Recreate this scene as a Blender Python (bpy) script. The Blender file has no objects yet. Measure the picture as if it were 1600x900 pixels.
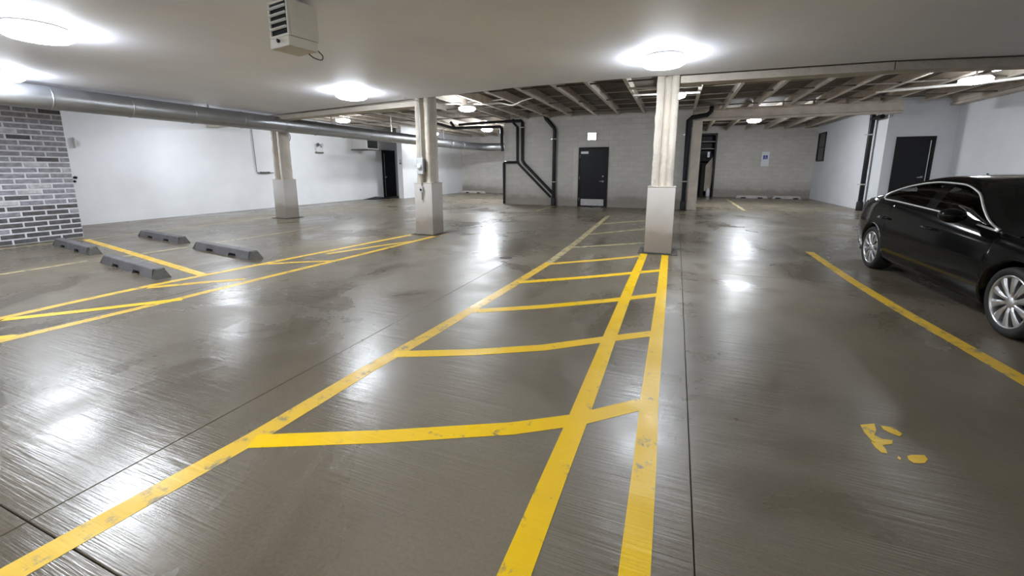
import bpy, math, random
from mathutils import Vector, Matrix
import numpy as np

random.seed(7)
scene = bpy.context.scene
COL = scene.collection

# ---------------------------------------------------------------- camera, world, exposure
cam_data = bpy.data.cameras.new('camera')
cam = bpy.data.objects.new('camera', cam_data)
COL.objects.link(cam)
cam.location = (0.0, 0.0, 1.47)
cam.rotation_euler = (math.radians(90 - 10.4), 0.0, math.radians(21.45))
cam_data.sensor_fit = 'HORIZONTAL'
cam_data.sensor_width = 36.0
cam_data.lens = 646.0 / 1600.0 * 36.0
cam_data.shift_y = -66.0 / 1600.0
cam_data.clip_start = 0.05
scene.camera = cam

world = bpy.data.worlds.new('world')
scene.world = world
world.use_nodes = True
world.node_tree.nodes['Background'].inputs[0].default_value = (0.5, 0.55, 0.6, 1)
world.node_tree.nodes['Background'].inputs[1].default_value = 0.0

scene.view_settings.view_transform = 'Standard'
scene.view_settings.look = 'None'
scene.view_settings.gamma = 1.0
scene.view_settings.use_curve_mapping = False
scene.view_settings.exposure = 0.50
LAMP = 62.0          # emission of the lamp diffusers
LAMP_COLOUR = (0.87, 0.93, 1.0)

# ---------------------------------------------------------------- helpers
class MB:
    """collects simple shapes into one mesh"""
    def __init__(self):
        self.v, self.f, self.s = [], [], []

    def add(self, verts, faces, smooth=False):
        n = len(self.v)
        self.v += [tuple(p) for p in verts]
        self.f += [tuple(i + n for i in f) for f in faces]
        self.s += [smooth] * len(faces)
        return self

    def box(self, a, b, rot=None):
        x0, y0, z0 = (min(a[i], b[i]) for i in range(3))
        x1, y1, z1 = (max(a[i], b[i]) for i in range(3))
        vs = [(x0, y0, z0), (x1, y0, z0), (x1, y1, z0), (x0, y1, z0),
              (x0, y0, z1), (x1, y0, z1), (x1, y1, z1), (x0, y1, z1)]
        if rot:
            c = Vector(((x0 + x1) / 2, (y0 + y1) / 2, (z0 + z1) / 2))
            vs = [c + rot @ (Vector(p) - c) for p in vs]
        return self.add(vs, [(0, 3, 2, 1), (4, 5, 6, 7), (0, 1, 5, 4), (1, 2, 6, 5), (2, 3, 7, 6), (3, 0, 4, 7)])

    def prism(self, poly, z0, z1):
        n = len(poly)
        vs = [(p[0], p[1], z0) for p in poly] + [(p[0], p[1], z1) for p in poly]
        fs = [tuple(range(n - 1, -1, -1)), tuple(range(n, 2 * n))]
        fs += [(i, (i + 1) % n, n + (i + 1) % n, n + i) for i in range(n)]
        return self.add(vs, fs)

    def extrude(self, poly, axis, d0, d1):
        """poly in the plane normal to axis ('x': (y,z), 'y': (x,z)), from d0 to d1"""
        n = len(poly)
        put = (lambda p, d: (d, p[0], p[1])) if axis == 'x' else (lambda p, d: (p[0], d, p[1]))
        vs = [put(p, d0) for p in poly] + [put(p, d1) for p in poly]
        fs = [tuple(range(n - 1, -1, -1)), tuple(range(n, 2 * n))]
        fs += [(i, (i + 1) % n, n + (i + 1) % n, n + i) for i in range(n)]
        return self.add(vs, fs)

    def tube(self, pts, r, n=10, closed=False, cap=True):
        pts = [Vector(p) for p in pts]
        m = len(pts)
        rs = r if isinstance(r, (list, tuple)) else [r] * m
        tang = []
        for i in range(m):
            a = pts[(i - 1) % m] if (closed or i > 0) else pts[i]
            b = pts[(i + 1) % m] if (closed or i < m - 1) else pts[i]
            tang.append((b - a).normalized())
        u = Vector((0, 0, 1)).cross(tang[0])
        if u.length < 0.1:
            u = Vector((1, 0, 0)).cross(tang[0])
        u.normalize()
        vs = []
        for i in range(m):
            t = tang[i]
            u = (u - t * u.dot(t)).normalized()
            w = t.cross(u)
            k = 1.0
            if 0 < i < m - 1:
                c = (pts[i] - pts[i - 1]).normalized().dot(t)
                k = 1.0 / max(c, 0.6)
            for j in range(n):
                a = 2 * math.pi * j / n
                vs.append(pts[i] + (u * math.cos(a) + w * math.sin(a)) * rs[i] * k)
        fs = []
        for i in range(m if closed else m - 1):
            for j in range(n):
                i2 = (i + 1) % m
                fs.append((i * n + j, i * n + (j + 1) % n, i2 * n + (j + 1) % n, i2 * n + j))
        self.add(vs, fs, True)
        if cap and not closed:
            self.add(vs[:n], [tuple(range(n - 1, -1, -1))])
            self.add(vs[-n:], [tuple(range(n))])
        return self

    def lathe(self, prof, n=32, axis='z', c=(0, 0, 0), smooth=True):
        """prof: list of (radius, height along axis)"""
        vs, m = [], len(prof)
        for r, h in prof:
            for j in range(n):
                a = 2 * math.pi * j / n
                x, y = r * math.cos(a), r * math.sin(a)
                p = (x, y, h) if axis == 'z' else ((x, h, y) if axis == 'y' else (h, x, y))
                vs.append((p[0] + c[0], p[1] + c[1], p[2] + c[2]))
        fs = []
        for i in range(m - 1):
            for j in range(n):
                q = (i * n + j, i * n + (j + 1) % n, (i + 1) * n + (j + 1) % n, (i + 1) * n + j)
                fs.append(q if axis != 'y' else q[::-1])
        return self.add(vs, fs, smooth)

    def grid(self, rows, smooth=True, flip=False):
        n = len(rows[0])
        vs = [p for r in rows for p in r]
        fs = []
        for i in range(len(rows) - 1):
            for j in range(n - 1):
                q = (i * n + j, i * n + j + 1, (i + 1) * n + j + 1, (i + 1) * n + j)
                fs.append(q[::-1] if flip else q)
        return self.add(vs, fs, smooth)

    def mesh(self, name, mat):
        me = bpy.data.meshes.new(name)
        me.from_pydata(self.v, [], self.f)
        me.polygons.foreach_set('use_smooth', self.s)
        me.materials.append(mat)
        me.validate()
        me.update()
        return me

    def build(self, name, mat, parent=None, bevel=0.0, segs=2, weld=False):
        o = bpy.data.objects.new(name, self.mesh(name, mat))
        COL.objects.link(o)
        if parent:
            o.parent = parent
        if weld:
            w = o.modifiers.new('weld', 'WELD')
            w.merge_threshold = 0.0005
        if bevel:
            b = o.modifiers.new('edge', 'BEVEL')
            b.width = bevel
            b.segments = segs
            b.limit_method = 'ANGLE'
        return o


def tag(o, label=None, cat=None, group=None, kind=None):
    for k, v in (('label', label), ('category', cat), ('group', group), ('kind', kind)):
        if v:
            o[k] = v
    return o


def thing(name, label, cat, loc=(0, 0, 0), rz=0.0, group=None, kind=None):
    o = bpy.data.objects.new(name, None)
    COL.objects.link(o)
    o.empty_display_size = 0.1
    o.location = loc
    o.rotation_euler = (0, 0, rz)
    return tag(o, label, cat, group, kind)


def struct(name, mb, mat, parent=None, bevel=0.0):
    o = mb.build(name, mat, parent, bevel)
    if not parent:
        o['kind'] = 'structure'
    return o


def copy_tree(o, parent=None):
    c = o.copy()
    COL.objects.link(c)
    c.parent = parent
    for ch in list(o.children):
        copy_tree(ch, c)
    return c


# ---------------------------------------------------------------- materials
def new_mat(name):
    m = bpy.data.materials.new(name)
    m.use_nodes = True
    nt = m.node_tree
    return m, nt, nt.nodes['Principled BSDF']


def nd(nt, kind, **kw):
    n = nt.nodes.new(kind)
    for k, v in kw.items():
        setattr(n, k, v)
    return n


def coords(nt, scale=(1, 1, 1), space='Object'):
    tc = nd(nt, 'ShaderNodeTexCoord')
    mp = nd(nt, 'ShaderNodeMapping')
    mp.inputs['Scale'].default_value = scale
    nt.links.new(tc.outputs[space], mp.inputs['Vector'])
    return mp.outputs['Vector']


def geo_pos(nt, scale=(1, 1, 1)):
    g = nd(nt, 'ShaderNodeNewGeometry')
    mp = nd(nt, 'ShaderNodeMapping')
    mp.inputs['Scale'].default_value = scale
    nt.links.new(g.outputs['Position'], mp.inputs['Vector'])
    return mp.outputs['Vector']


def noise(nt, vec, scale, detail=3.0, rough=0.55, dist=0.0):
    n = nd(nt, 'ShaderNodeTexNoise')
    n.inputs['Scale'].default_value = scale
    n.inputs['Detail'].default_value = detail
    n.inputs['Roughness'].default_value = rough
    n.inputs['Distortion'].default_value = dist
    nt.links.new(vec, n.inputs['Vector'])
    return n.outputs['Fac']


def ramp(nt, fac, stops):
    r = nd(nt, 'ShaderNodeValToRGB')
    el = r.color_ramp.elements
    while len(el) < len(stops):
        el.new(0.5)
    for e, (p, c) in zip(el, stops):
        e.position = p
        e.color = (c[0], c[1], c[2], 1) if isinstance(c, (tuple, list)) else (c, c, c, 1)
    nt.links.new(fac, r.inputs['Fac'])
    return r.outputs['Color']


def mix(nt, fac, a, b, mode='MIX'):
    m = nd(nt, 'ShaderNodeMix', data_type='RGBA', blend_type=mode)
    for sock, val in ((m.inputs[0], fac), (m.inputs[6], a), (m.inputs[7], b)):
        if hasattr(val, 'is_linked') or isinstance(val, bpy.types.NodeSocket):
            nt.links.new(val, sock)
        elif isinstance(val, (int, float)):
            sock.default_value = val
        else:
            sock.default_value = (val[0], val[1], val[2], 1)
    return m.outputs[2]


def bump(nt, bs, height, strength=0.3, dist=0.01, prev=None):
    b = nd(nt, 'ShaderNodeBump')
    b.inputs['Strength'].default_value = strength
    b.inputs['Distance'].default_value = dist
    nt.links.new(height, b.inputs['Height'])
    if prev:
        nt.links.new(prev, b.inputs['Normal'])
    nt.links.new(b.outputs['Normal'], bs.inputs['Normal'])
    return b.outputs['Normal']


def simple(name, col, rough=0.5, metal=0.0, var=0.12, scale=6.0, bmp=0.0, coat=0.0, spec=0.5):
    m, nt, bs = new_mat(name)
    vec = geo_pos(nt)
    n = noise(nt, vec, scale, 4)
    lo = tuple(c * (1 - var) for c in col)
    hi = tuple(min(1, c * (1 + var)) for c in col)
    nt.links.new(ramp(nt, n, [(0.3, lo), (0.7, hi)]), bs.inputs['Base Color'])
    bs.inputs['Roughness'].default_value = rough
    bs.inputs['Metallic'].default_value = metal
    bs.inputs['Coat Weight'].default_value = coat
    bs.inputs['Specular IOR Level'].default_value = spec
    if bmp:
        bump(nt, bs, noise(nt, vec, scale * 6, 3), bmp, 0.01)
    return m


def wall_paint(name, col, dirt=(0.30, 0.28, 0.25), dirt_h=0.0, var=0.05, blocky=0.0):
    """painted wall with dirt splashed up to dirt_h above the floor"""
    m, nt, bs = new_mat(name)
    vec = geo_pos(nt)
    n = noise(nt, vec, 0.9, 5)
    c = ramp(nt, n, [(0.3, tuple(k * (1 - var) for k in col)), (0.7, tuple(min(1, k * (1 + var)) for k in col))])
    if blocky:
        v2 = geo_pos(nt, (2.5, 2.5, 5.0))
        c = mix(nt, blocky, c, ramp(nt, noise(nt, v2, 1.0, 2), [(0.35, tuple(k * 0.8 for k in col)), (0.65, tuple(min(1, k * 1.15) for k in col))]))
    if dirt_h:
        sp = nd(nt, 'ShaderNodeSeparateXYZ')
        nt.links.new(geo_pos(nt), sp.inputs[0])
        ma = nd(nt, 'ShaderNodeMath', operation='MULTIPLY_ADD')
        nt.links.new(noise(nt, vec, 1.6, 5, 0.65), ma.inputs[0])
        ma.inputs[1].default_value = -dirt_h * 1.1
        nt.links.new(sp.outputs[2], ma.inputs[2])
        fac = ramp(nt, ma.outputs[0], [(0.0, 0.72), (dirt_h * 0.35, 0.30), (dirt_h * 1.2, 0.0)])
        # ramp input is clamped: height minus noise
        c = mix(nt, fac, c, dirt)
    nt.links.new(c, bs.inputs['Base Color'])
    bs.inputs['Roughness'].default_value = 0.62
    bs.inputs['Specular IOR Level'].default_value = 0.3
    bump(nt, bs, noise(nt, vec, 45, 3), 0.12, 0.006)
    return m


def concrete_floor():
    m, nt, bs = new_mat('wet_concrete')
    vec = geo_pos(nt)
    big = noise(nt, vec, 0.32, 4, 0.6, 0.4)
    mid = noise(nt, vec, 1.7, 5, 0.6)
    fine = noise(nt, vec, 60, 3, 0.6)
    c = ramp(nt, big, [(0.30, (0.220, 0.183, 0.123)), (0.48, (0.178, 0.145, 0.095)), (0.64, (0.118, 0.095, 0.061))])
    c = mix(nt, 0.35, c, ramp(nt, mid, [(0.3, (0.125, 0.101, 0.066)), (0.7, (0.225, 0.188, 0.128))]))
    c = mix(nt, 0.16, c, ramp(nt, fine, [(0.3, (0.08, 0.07, 0.06)), (0.7, (0.28, 0.26, 0.22))]))
    # oil spots with a shape of their own
    spot = ramp(nt, noise(nt, vec, 0.9, 2, 0.4), [(0.72, 0.0), (0.80, 0.55)])
    c = mix(nt, spot, c, (0.05, 0.043, 0.034))
    # standing water: smoother and darker, with ragged edges; each slab a little different
    pud = ramp(nt, noise(nt, geo_pos(nt, (1.0, 0.75, 1.0)), 0.62, 6, 0.60, 0.6), [(0.47, 0.0), (0.66, 1.0)])
    c = mix(nt, pud, c, mix(nt, 1.0, c, (0.72, 0.70, 0.68), 'MULTIPLY'))
    oi = nd(nt, 'ShaderNodeObjectInfo')
    c = mix(nt, 1.0, c, ramp(nt, oi.outputs['Random'], [(0.0, 0.88), (1.0, 1.0)]), 'MULTIPLY')
    nt.links.new(c, bs.inputs['Base Color'])
    wet = mix(nt, 0.45, ramp(nt, big, [(0.34, 0.52), (0.62, 0.28)]), ramp(nt, mid, [(0.32, 0.48), (0.66, 0.22)]))
    nt.links.new(mix(nt, pud, wet, (0.17, 0.17, 0.17)), bs.inputs['Roughness'])
    bs.inputs['Specular IOR Level'].default_value = 0.6
    broom = noise(nt, geo_pos(nt, (1.2, 34.0, 1.0)), 1.0, 3, 0.6)
    wave = noise(nt, geo_pos(nt, (3.0, 9.0, 1.0)), 1.0, 2, 0.5)
    p = bump(nt, bs, broom, 0.4, 0.004)
    nt.links.new(ramp(nt, pud, [(0.0, 0.42), (1.0, 0.2)]), p.node.inputs['Strength'])
    p = bump(nt, bs, noise(nt, geo_pos(nt, (3.0, 130.0, 1.0)), 1.0, 2, 0.6), 0.30, 0.0025, p)
    p = bump(nt, bs, wave, 0.25, 0.008, p)
    bump(nt, bs, fine, 0.15, 0.0015, p)
    return m


def stripe_paint(name, col, wear, wear_col=(0.20, 0.18, 0.14)):
    m, nt, bs = new_mat(name)
    vec = geo_pos(nt)
    w1 = noise(nt, vec, 9, 6, 0.7)
    w2 = noise(nt, vec, 1.3, 3, 0.6)
    base = mix(nt, 0.5, col, ramp(nt, w2, [(0.3, tuple(k * 0.82 for k in col)), (0.7, tuple(min(1, k * 1.12) for k in col))]))
    f = ramp(nt, w1, [(wear, 0.85), (wear + 0.10, 0.0)])
    nt.links.new(mix(nt, f, base, wear_col), bs.inputs['Base Color'])
    nt.links.new(ramp(nt, w2, [(0.35, 0.52), (0.65, 0.26)]), bs.inputs['Roughness'])
    bs.inputs['Specular IOR Level'].default_value = 0.4
    broom = noise(nt, geo_pos(nt, (1.2, 34.0, 1.0)), 1.0, 3, 0.6)
    bump(nt, bs, broom, 0.35, 0.0035)
    return m


def fireproof(name, col):
    m, nt, bs = new_mat(name)
    vec = geo_pos(nt)
    c = ramp(nt, noise(nt, vec, 3, 5), [(0.3, tuple(k * 0.86 for k in col)), (0.7, tuple(min(1, k * 1.08) for k in col))])
    f = ramp(nt, noise(nt, vec, 22, 4, 0.7), [(0.30, 0.7), (0.38, 0.0)])
    nt.links.new(mix(nt, f, c, tuple(k * 0.55 for k in col)), bs.inputs['Base Color'])
    bs.inputs['Roughness'].default_value = 0.8
    bump(nt, bs, noise(nt, vec, 26, 5, 0.65), 0.7, 0.02)
    return m


def glass_mat(name, tint):
    m, nt, bs = new_mat(name)
    out = nt.nodes['Material Output']
    nt.nodes.remove(bs)
    tr = nd(nt, 'ShaderNodeBsdfTransparent')
    tr.inputs['Color'].default_value = (*tint, 1)
    gl = nd(nt, 'ShaderNodeBsdfGlossy')
    gl.inputs['Roughness'].default_value = 0.03
    fr = nd(nt, 'ShaderNodeFresnel')
    fr.inputs['IOR'].default_value = 1.5
    mx = nd(nt, 'ShaderNodeMixShader')
    nt.links.new(fr.outputs[0], mx.inputs[0])
    nt.links.new(tr.outputs[0], mx.inputs[1])
    nt.links.new(gl.outputs[0], mx.inputs[2])
    nt.links.new(mx.outputs[0], out.inputs['Surface'])
    return m


def emit(name, col, strength):
    m, nt, bs = new_mat(name)
    bs.inputs['Base Color'].default_value = (0.9, 0.9, 0.9, 1)
    bs.inputs['Emission Color'].default_value = (*col, 1)
    bs.inputs['Emission Strength'].default_value = strength
    return m


def duct_metal():
    m, nt, bs = new_mat('galvanised_steel')
    vec = geo_pos(nt)
    n = noise(nt, vec, 3.5, 3)
    nt.links.new(ramp(nt, n, [(0.3, (0.40, 0.41, 0.425)), (0.7, (0.46, 0.47, 0.485))]), bs.inputs['Base Color'])
    bs.inputs['Metallic'].default_value = 0.9
    nt.links.new(ramp(nt, n, [(0.3, 0.34), (0.7, 0.40)]), bs.inputs['Roughness'])
    return m


M = dict(
    concrete=concrete_floor(),
    joint=simple('joint_dirt', (0.085, 0.075, 0.062), 0.8),
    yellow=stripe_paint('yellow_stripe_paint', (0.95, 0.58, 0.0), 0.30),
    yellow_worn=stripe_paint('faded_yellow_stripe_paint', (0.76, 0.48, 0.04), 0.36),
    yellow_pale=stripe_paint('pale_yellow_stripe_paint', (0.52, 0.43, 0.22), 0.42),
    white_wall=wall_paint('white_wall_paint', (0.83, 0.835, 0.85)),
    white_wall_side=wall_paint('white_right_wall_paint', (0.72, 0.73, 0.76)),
    grey_block=wall_paint('grey_block_paint', (0.57, 0.545, 0.505), (0.22, 0.185, 0.15), 0.55, 0.07, 0.3),
    grey_wall=wall_paint('grey_joint_paint', (0.53, 0.505, 0.47), (0.20, 0.17, 0.14), 0.55, 0.07),
    ceiling=wall_paint('white_ceiling_paint', (0.90, 0.91, 1.0)),
    deck=simple('dark_deck', (0.13, 0.11, 0.092), 0.8, var=0.4, scale=2.0),
    cream=fireproof('cream_fireproofing', (0.62, 0.56, 0.48)),
    cream_dull=simple('cream_steel_paint', (0.58, 0.51, 0.43), 0.6, var=0.15, scale=3),
    pedestal=wall_paint('pedestal_paint', (0.62, 0.59, 0.555), (0.22, 0.175, 0.13), 0.5, 0.06),
    black_pipe=simple('black_pipe', (0.008, 0.008, 0.009), 0.4, spec=0.3),
    black_door=simple('black_door_paint', (0.005, 0.005, 0.0065), 0.35, var=0.2, scale=2, spec=0.3),
    black_frame=simple('black_frame_paint', (0.006, 0.006, 0.007), 0.45, spec=0.3),
    rubber=simple('dark_grey_rubber', (0.135, 0.130, 0.135), 0.6, var=0.2, scale=4, bmp=0.1),
    rubber_end=simple('worn_rubber', (0.075, 0.07, 0.062), 0.75, var=0.3, scale=30, bmp=0.3),
    void=simple('dark_recess', (0.006, 0.006, 0.006), 0.9),
    pale_concrete=simple('pale_concrete', (0.45, 0.43, 0.40), 0.8, bmp=0.2),
    steel=simple('satin_steel', (0.62, 0.62, 0.62), 0.3, 0.9),
    plate=simple('brushed_plate', (0.50, 0.49, 0.47), 0.45, 0.35),
    white_metal=simple('white_enamel', (0.66, 0.65, 0.62), 0.4, var=0.04),
    beige_metal=simple('beige_enamel', (0.60, 0.56, 0.48), 0.45, var=0.05),
    grey_box=simple('grey_enamel', (0.56, 0.57, 0.58), 0.4, var=0.05),
    duct=duct_metal(),
    lamp=emit('lamp_diffuser', LAMP_COLOUR, LAMP),
    lamp_bay=emit('brightest_lamp_diffuser', LAMP_COLOUR, LAMP * 4.5),
    lamp_far=emit('bright_lamp_diffuser', LAMP_COLOUR, LAMP * 2.0),
    exit=emit('lit_sign_face', (0.95, 1.0, 0.98), 6.0),
    sign_white=simple('sign_white', (0.78, 0.80, 0.84), 0.4, var=0.02),
    sign_blue=simple('sign_blue', (0.015, 0.035, 0.33), 0.4, var=0.02),
    cable=simple('grey_cable', (0.10, 0.10, 0.10), 0.5),
    white_cable=simple('white_conduit', (0.72, 0.69, 0.64), 0.5),
    mortar=simple('whitewashed_mortar', (0.78, 0.78, 0.81), 0.8, var=0.15, scale=8, bmp=0.2),
    brick_grey=simple('grey_brick', (0.33, 0.32, 0.36), 0.75, var=0.3, scale=14, bmp=0.4),
    brick_dark=simple('dark_brick', (0.115, 0.11, 0.114), 0.75, var=0.35, scale=14, bmp=0.4),
    brick_pale=simple('whitewashed_brick', (0.58, 0.575, 0.60), 0.75, var=0.3, scale=10, bmp=0.4),
    brick_violet=simple('violet_grey_brick', (0.37, 0.355, 0.41), 0.75, var=0.3, scale=14, bmp=0.4),
    mat_black=simple('black_mat', (0.02, 0.019, 0.018), 0.8, bmp=0.3),
    board=simple('beige_board', (0.46, 0.40, 0.32), 0.7),
    car_paint=simple('black_car_paint', (0.004, 0.004, 0.0042), 0.10, var=0.1, spec=0.22),
    car_trim=simple('black_plastic', (0.012, 0.012, 0.012), 0.55),
    chrome=simple('chrome', (0.85, 0.85, 0.85), 0.32, 0.75, var=0.02),
    alloy=simple('silver_alloy', (0.60, 0.60, 0.61), 0.28, 0.85, var=0.05),
    tyre=simple('tyre_rubber', (0.012, 0.012, 0.012), 0.7),
    glass=glass_mat('tinted_glass', (0.20, 0.21, 0.205)),
    seat=simple('dark_seat_fabric', (0.02, 0.019, 0.018), 0.8),
    red_lens=simple('red_lens', (0.16, 0.008, 0.008), 0.15, coat=1.0),
    clear_lens=simple('clear_lens', (0.55, 0.57, 0.58), 0.12, 0.3, coat=1.0),
)

# ================================================================ STRUCTURE
# ---------------------------------------------------------------- floor: slabs with open joints, painted stripes
floor = struct('floor', MB().box((-15.4, -4.6, -0.25), (8.6, 26.9, -0.06)), M['joint'])
xs = [-15.2, -11.9, -8.6, -5.5, -2.47, 0.16, 4.7, 8.45]
ys = [-4.4, 0.66, 6.5, 12.4, 18.4, 26.8]
g = 0.002
for i in range(len(xs) - 1):
    for j in range(len(ys) - 1):
        x0, x1, y0, y1 = xs[i] + g, xs[i + 1] - g, ys[j] + g, ys[j + 1] - g
        b = 0.003
        mb = MB().add([(x0, y0, -0.06), (x1, y0, -0.06), (x1, y1, -0.06), (x0, y1, -0.06),
                       (x0, y0, -b), (x1, y0, -b), (x1, y1, -b), (x0, y1, -b),
                       (x0 + b, y0 + b, 0), (x1 - b, y0 + b, 0), (x1 - b, y1 - b, 0), (x0 + b, y1 - b, 0)],
                      [(0, 1, 5, 4), (1, 2, 6, 5), (2, 3, 7, 6), (3, 0, 4, 7),
                       (4, 5, 9, 8), (5, 6, 10, 9), (6, 7, 11, 10), (7, 4, 8, 11), (8, 9, 10, 11)])
        mb.build('concrete_slab', M['concrete'], floor)


def ribbon(pts, w, mat, z=0.0016, label=None, name='painted_stripe'):
    pts = [Vector((p[0], p[1], 0)) for p in pts]
    ws = w if isinstance(w, (list, tuple)) else [w] * len(pts)
    L, R = [], []
    for i, p in enumerate(pts):
        a, b = pts[max(i - 1, 0)], pts[min(i + 1, len(pts) - 1)]
        t = (b - a).normalized()
        n = Vector((-t.y, t.x, 0)) * ws[i] / 2
        L.append(p + n)
        R.append(p - n)
    mb = MB()
    vs = []
    for l, r in zip(L, R):
        vs += [(l.x, l.y, 0.0002), (l.x, l.y, z), (r.x, r.y, z), (r.x, r.y, 0.0002)]
    fs = []
    for i in range(len(pts) - 1):
        k = i * 4
        for a, b in ((0, 1), (1, 2), (2, 3)):
            fs.append((k + a, k + b, k + 4 + b, k + 4 + a)[::-1])
    n = len(vs)
    fs += [(0, 1, 2, 3), (n - 1, n - 2, n - 3, n - 4)]
    mb.add(vs, fs)
    o = mb.build(name, mat, floor)
    if label:
        o['label'] = label
    return o


Y, YW, YP = M['yellow'], M['yellow_worn'], M['yellow_pale']
# hatched aisle in the middle
ribbon([(-2.22, 0.30), (-2.10, 1.40), (-2.06, 2.27), (-1.99, 3.09), (-1.89, 4.78), (-1.82, 6.25)],
       0.125, YW, 0.0012, 'yellow stripe along the left side of the hatched aisle')
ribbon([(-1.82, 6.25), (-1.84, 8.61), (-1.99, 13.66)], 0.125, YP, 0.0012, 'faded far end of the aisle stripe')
ribbon([(-0.45, 7.62), (-0.465, 5.40), (-0.462, 3.67), (-0.455, 2.27), (-0.46, 1.58), (-0.462, 0.5)], 0.118, Y, 0.0020,
       'bright yellow stripe running from the column foot')
ribbon([(-0.10, 7.62), (-0.08, 5.39), (-0.073, 3.83), (-0.07, 2.66), (-0.055, 2.01), (-0.04, 0.5)], 0.112, Y, 0.0020,
       'bright yellow stripe wearing through under the lamp glare')
ribbon([(-2.08, 1.38), (-1.43, 1.68), (-0.79, 2.01), (-0.46, 2.23), (-0.10, 2.56)], 0.115, Y, 0.0016)
ribbon([(-2.04, 2.57), (-1.45, 2.84), (-0.94, 3.14), (-0.52, 3.48), (-0.10, 3.80)], 0.115, Y, 0.0016)
ribbon([(-1.90, 3.74), (-1.26, 4.15), (-0.64, 4.62), (-0.09, 5.09)], 0.115, Y, 0.0016)
ribbon([(-1.86, 4.98), (-1.05, 5.59), (-0.10, 6.40)], 0.115, Y, 0.0016)
ribbon([(-1.80, 6.18), (-1.07, 6.79), (-0.46, 7.36)], 0.115, YW, 0.0016)
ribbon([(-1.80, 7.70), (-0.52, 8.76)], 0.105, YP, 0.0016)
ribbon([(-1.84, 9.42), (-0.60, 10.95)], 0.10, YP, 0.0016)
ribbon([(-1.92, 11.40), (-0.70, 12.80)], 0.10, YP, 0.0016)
# stall line beside the car
ribbon([(2.34, 8.85), (2.29, 6.64), (2.31, 5.48), (2.36, 4.52), (2.39, 3.84), (2.41, 2.6)], 0.125,
       YW, 0.0016, 'yellow stall stripe beside the black car')
# left hatched strip
ribbon([(-6.22, 0.9), (-6.25, 2.39), (-6.23, 3.10), (-6.14, 3.71), (-6.00, 4.74), (-5.60, 7.95)], 0.115, YW, 0.0012)
ribbon([(-5.46, 0.9), (-5.38, 1.76), (-5.28, 2.90), (-5.22, 3.99), (-5.10, 5.61), (-4.97, 8.42)], 0.115, YW, 0.0012)
ribbon([(-6.16, 1.80), (-5.79, 2.20), (-5.22, 2.88)], 0.11, Y, 0.0016)
ribbon([(-6.15, 3.02), (-5.79, 3.41), (-5.40, 3.76)], 0.11, YW, 0.0016)
ribbon([(-6.10, 4.40), (-5.66, 4.78), (-5.15, 5.10)], 0.10, YW, 0.0016)
ribbon([(-5.70, 5.50), (-5.34, 6.50), (-5.05, 7.18)], 0.10, YW, 0.0016)
ribbon([(-6.22, 0.95), (-5.44, 1.62)], 0.11, Y, 0.0016)
# left stalls
ribbon([(-11.75, 4.80), (-9.19, 4.31), (-6.10, 3.69)], 0.12, YW, 0.0020)
ribbon([(-8.90, 1.0), (-8.90, 3.26), (-8.93, 3.62)], 0.10, YP, 0.0012)
ribbon([(-8.80, 4.05), (-8.74, 5.02)], 0.10, YP, 0.0012)
ribbon([(-11.80, 1.2), (-11.78, 3.60), (-11.74, 4.38)], 0.10, YP, 0.0012)
ribbon([(-11.70, 4.84), (-11.75, 5.79), (-11.80, 9.22), (-11.75, 12.5)], 0.09, YP, 0.0012)
ribbon([(-8.70, 5.30), (-8.60, 8.2)], 0.08, YP, 0.0012)
# far stalls
ribbon([(2.45, 23.8), (2.40, 17.2)], 0.12, YP, 0.0012)
ribbon([(-4.68, 14.3), (-4.65, 16.5)], 0.12, YP, 0.0012)
# worn stall number
nm = MB()
for poly in ([(1.097, 2.787), (1.179, 2.833), (1.163, 2.761), (1.132, 2.699), (1.157, 2.672), (1.208, 2.681), (1.189, 2.638), (1.132, 2.605), (1.098, 2.626), (1.090, 2.714)],
             [(1.091, 2.623), (1.135, 2.611), (1.137, 2.573), (1.130, 2.532), (1.104, 2.527), (1.090, 2.571)],
             [(1.206, 2.823), (1.263, 2.826), (1.285, 2.771), (1.261, 2.737), (1.227, 2.755), (1.203, 2.783)],
             [(1.171, 2.527), (1.179, 2.514), (1.166, 2.489), (1.158, 2.501)],
             [(1.214, 2.544), (1.241, 2.565), (1.304, 2.589), (1.303, 2.553), (1.272, 2.510), (1.221, 2.490), (1.209, 2.510)]):
    a = sum(poly[i][0] * poly[(i + 1) % len(poly)][1] - poly[(i + 1) % len(poly)][0] * poly[i][1] for i in range(len(poly)))
    nm.prism(poly if a > 0 else poly[::-1], 0.0002, 0.0016)
nm.build('painted_number', stripe_paint('worn_number_paint', (0.88, 0.56, 0.02), 0.36), floor)['label'] = 'worn yellow stall number, mostly rubbed away'
# small floor drain and repair patch around column foot
MB().lathe([(0.0, 0.003), (0.10, 0.003), (0.115, 0.0)], 20, 'z', (-2.61, 6.36, 0)).build('floor_drain', M['joint'], floor)

# ---------------------------------------------------------------- walls
H = 3.8
wall_brick = struct('wall_brick', MB().box((-14.8, -4.2, 0), (-12.21, 4.98, 3.0)), M['mortar'])
bw, bh, px, pz = 0.325, 0.078, 0.357, 0.1085
bricks = {}
def brick_mesh(w, m, key):
    k = (round(w, 3), m)
    if k not in bricks:
        c, d = 0.008, 0.014
        vs = [(0, 0, 0), (0, w, 0), (0, w, bh), (0, 0, bh), (d * .5, 0, 0), (d * .5, w, 0), (d * .5, w, bh), (d * .5, 0, bh),
              (d, c, c), (d, w - c, c), (d, w - c, bh - c), (d, c, bh - c)]
        fs = [(0, 1, 5, 4), (1, 2, 6, 5), (2, 3, 7, 6), (3, 0, 4, 7), (4, 5, 9, 8), (5, 6, 10, 9), (6, 7, 11, 10), (7, 4, 8, 11), (8, 9, 10, 11)]
        bricks[k] = MB().add(vs, fs).mesh('brick', M[m])
    return bricks[k]
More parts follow.
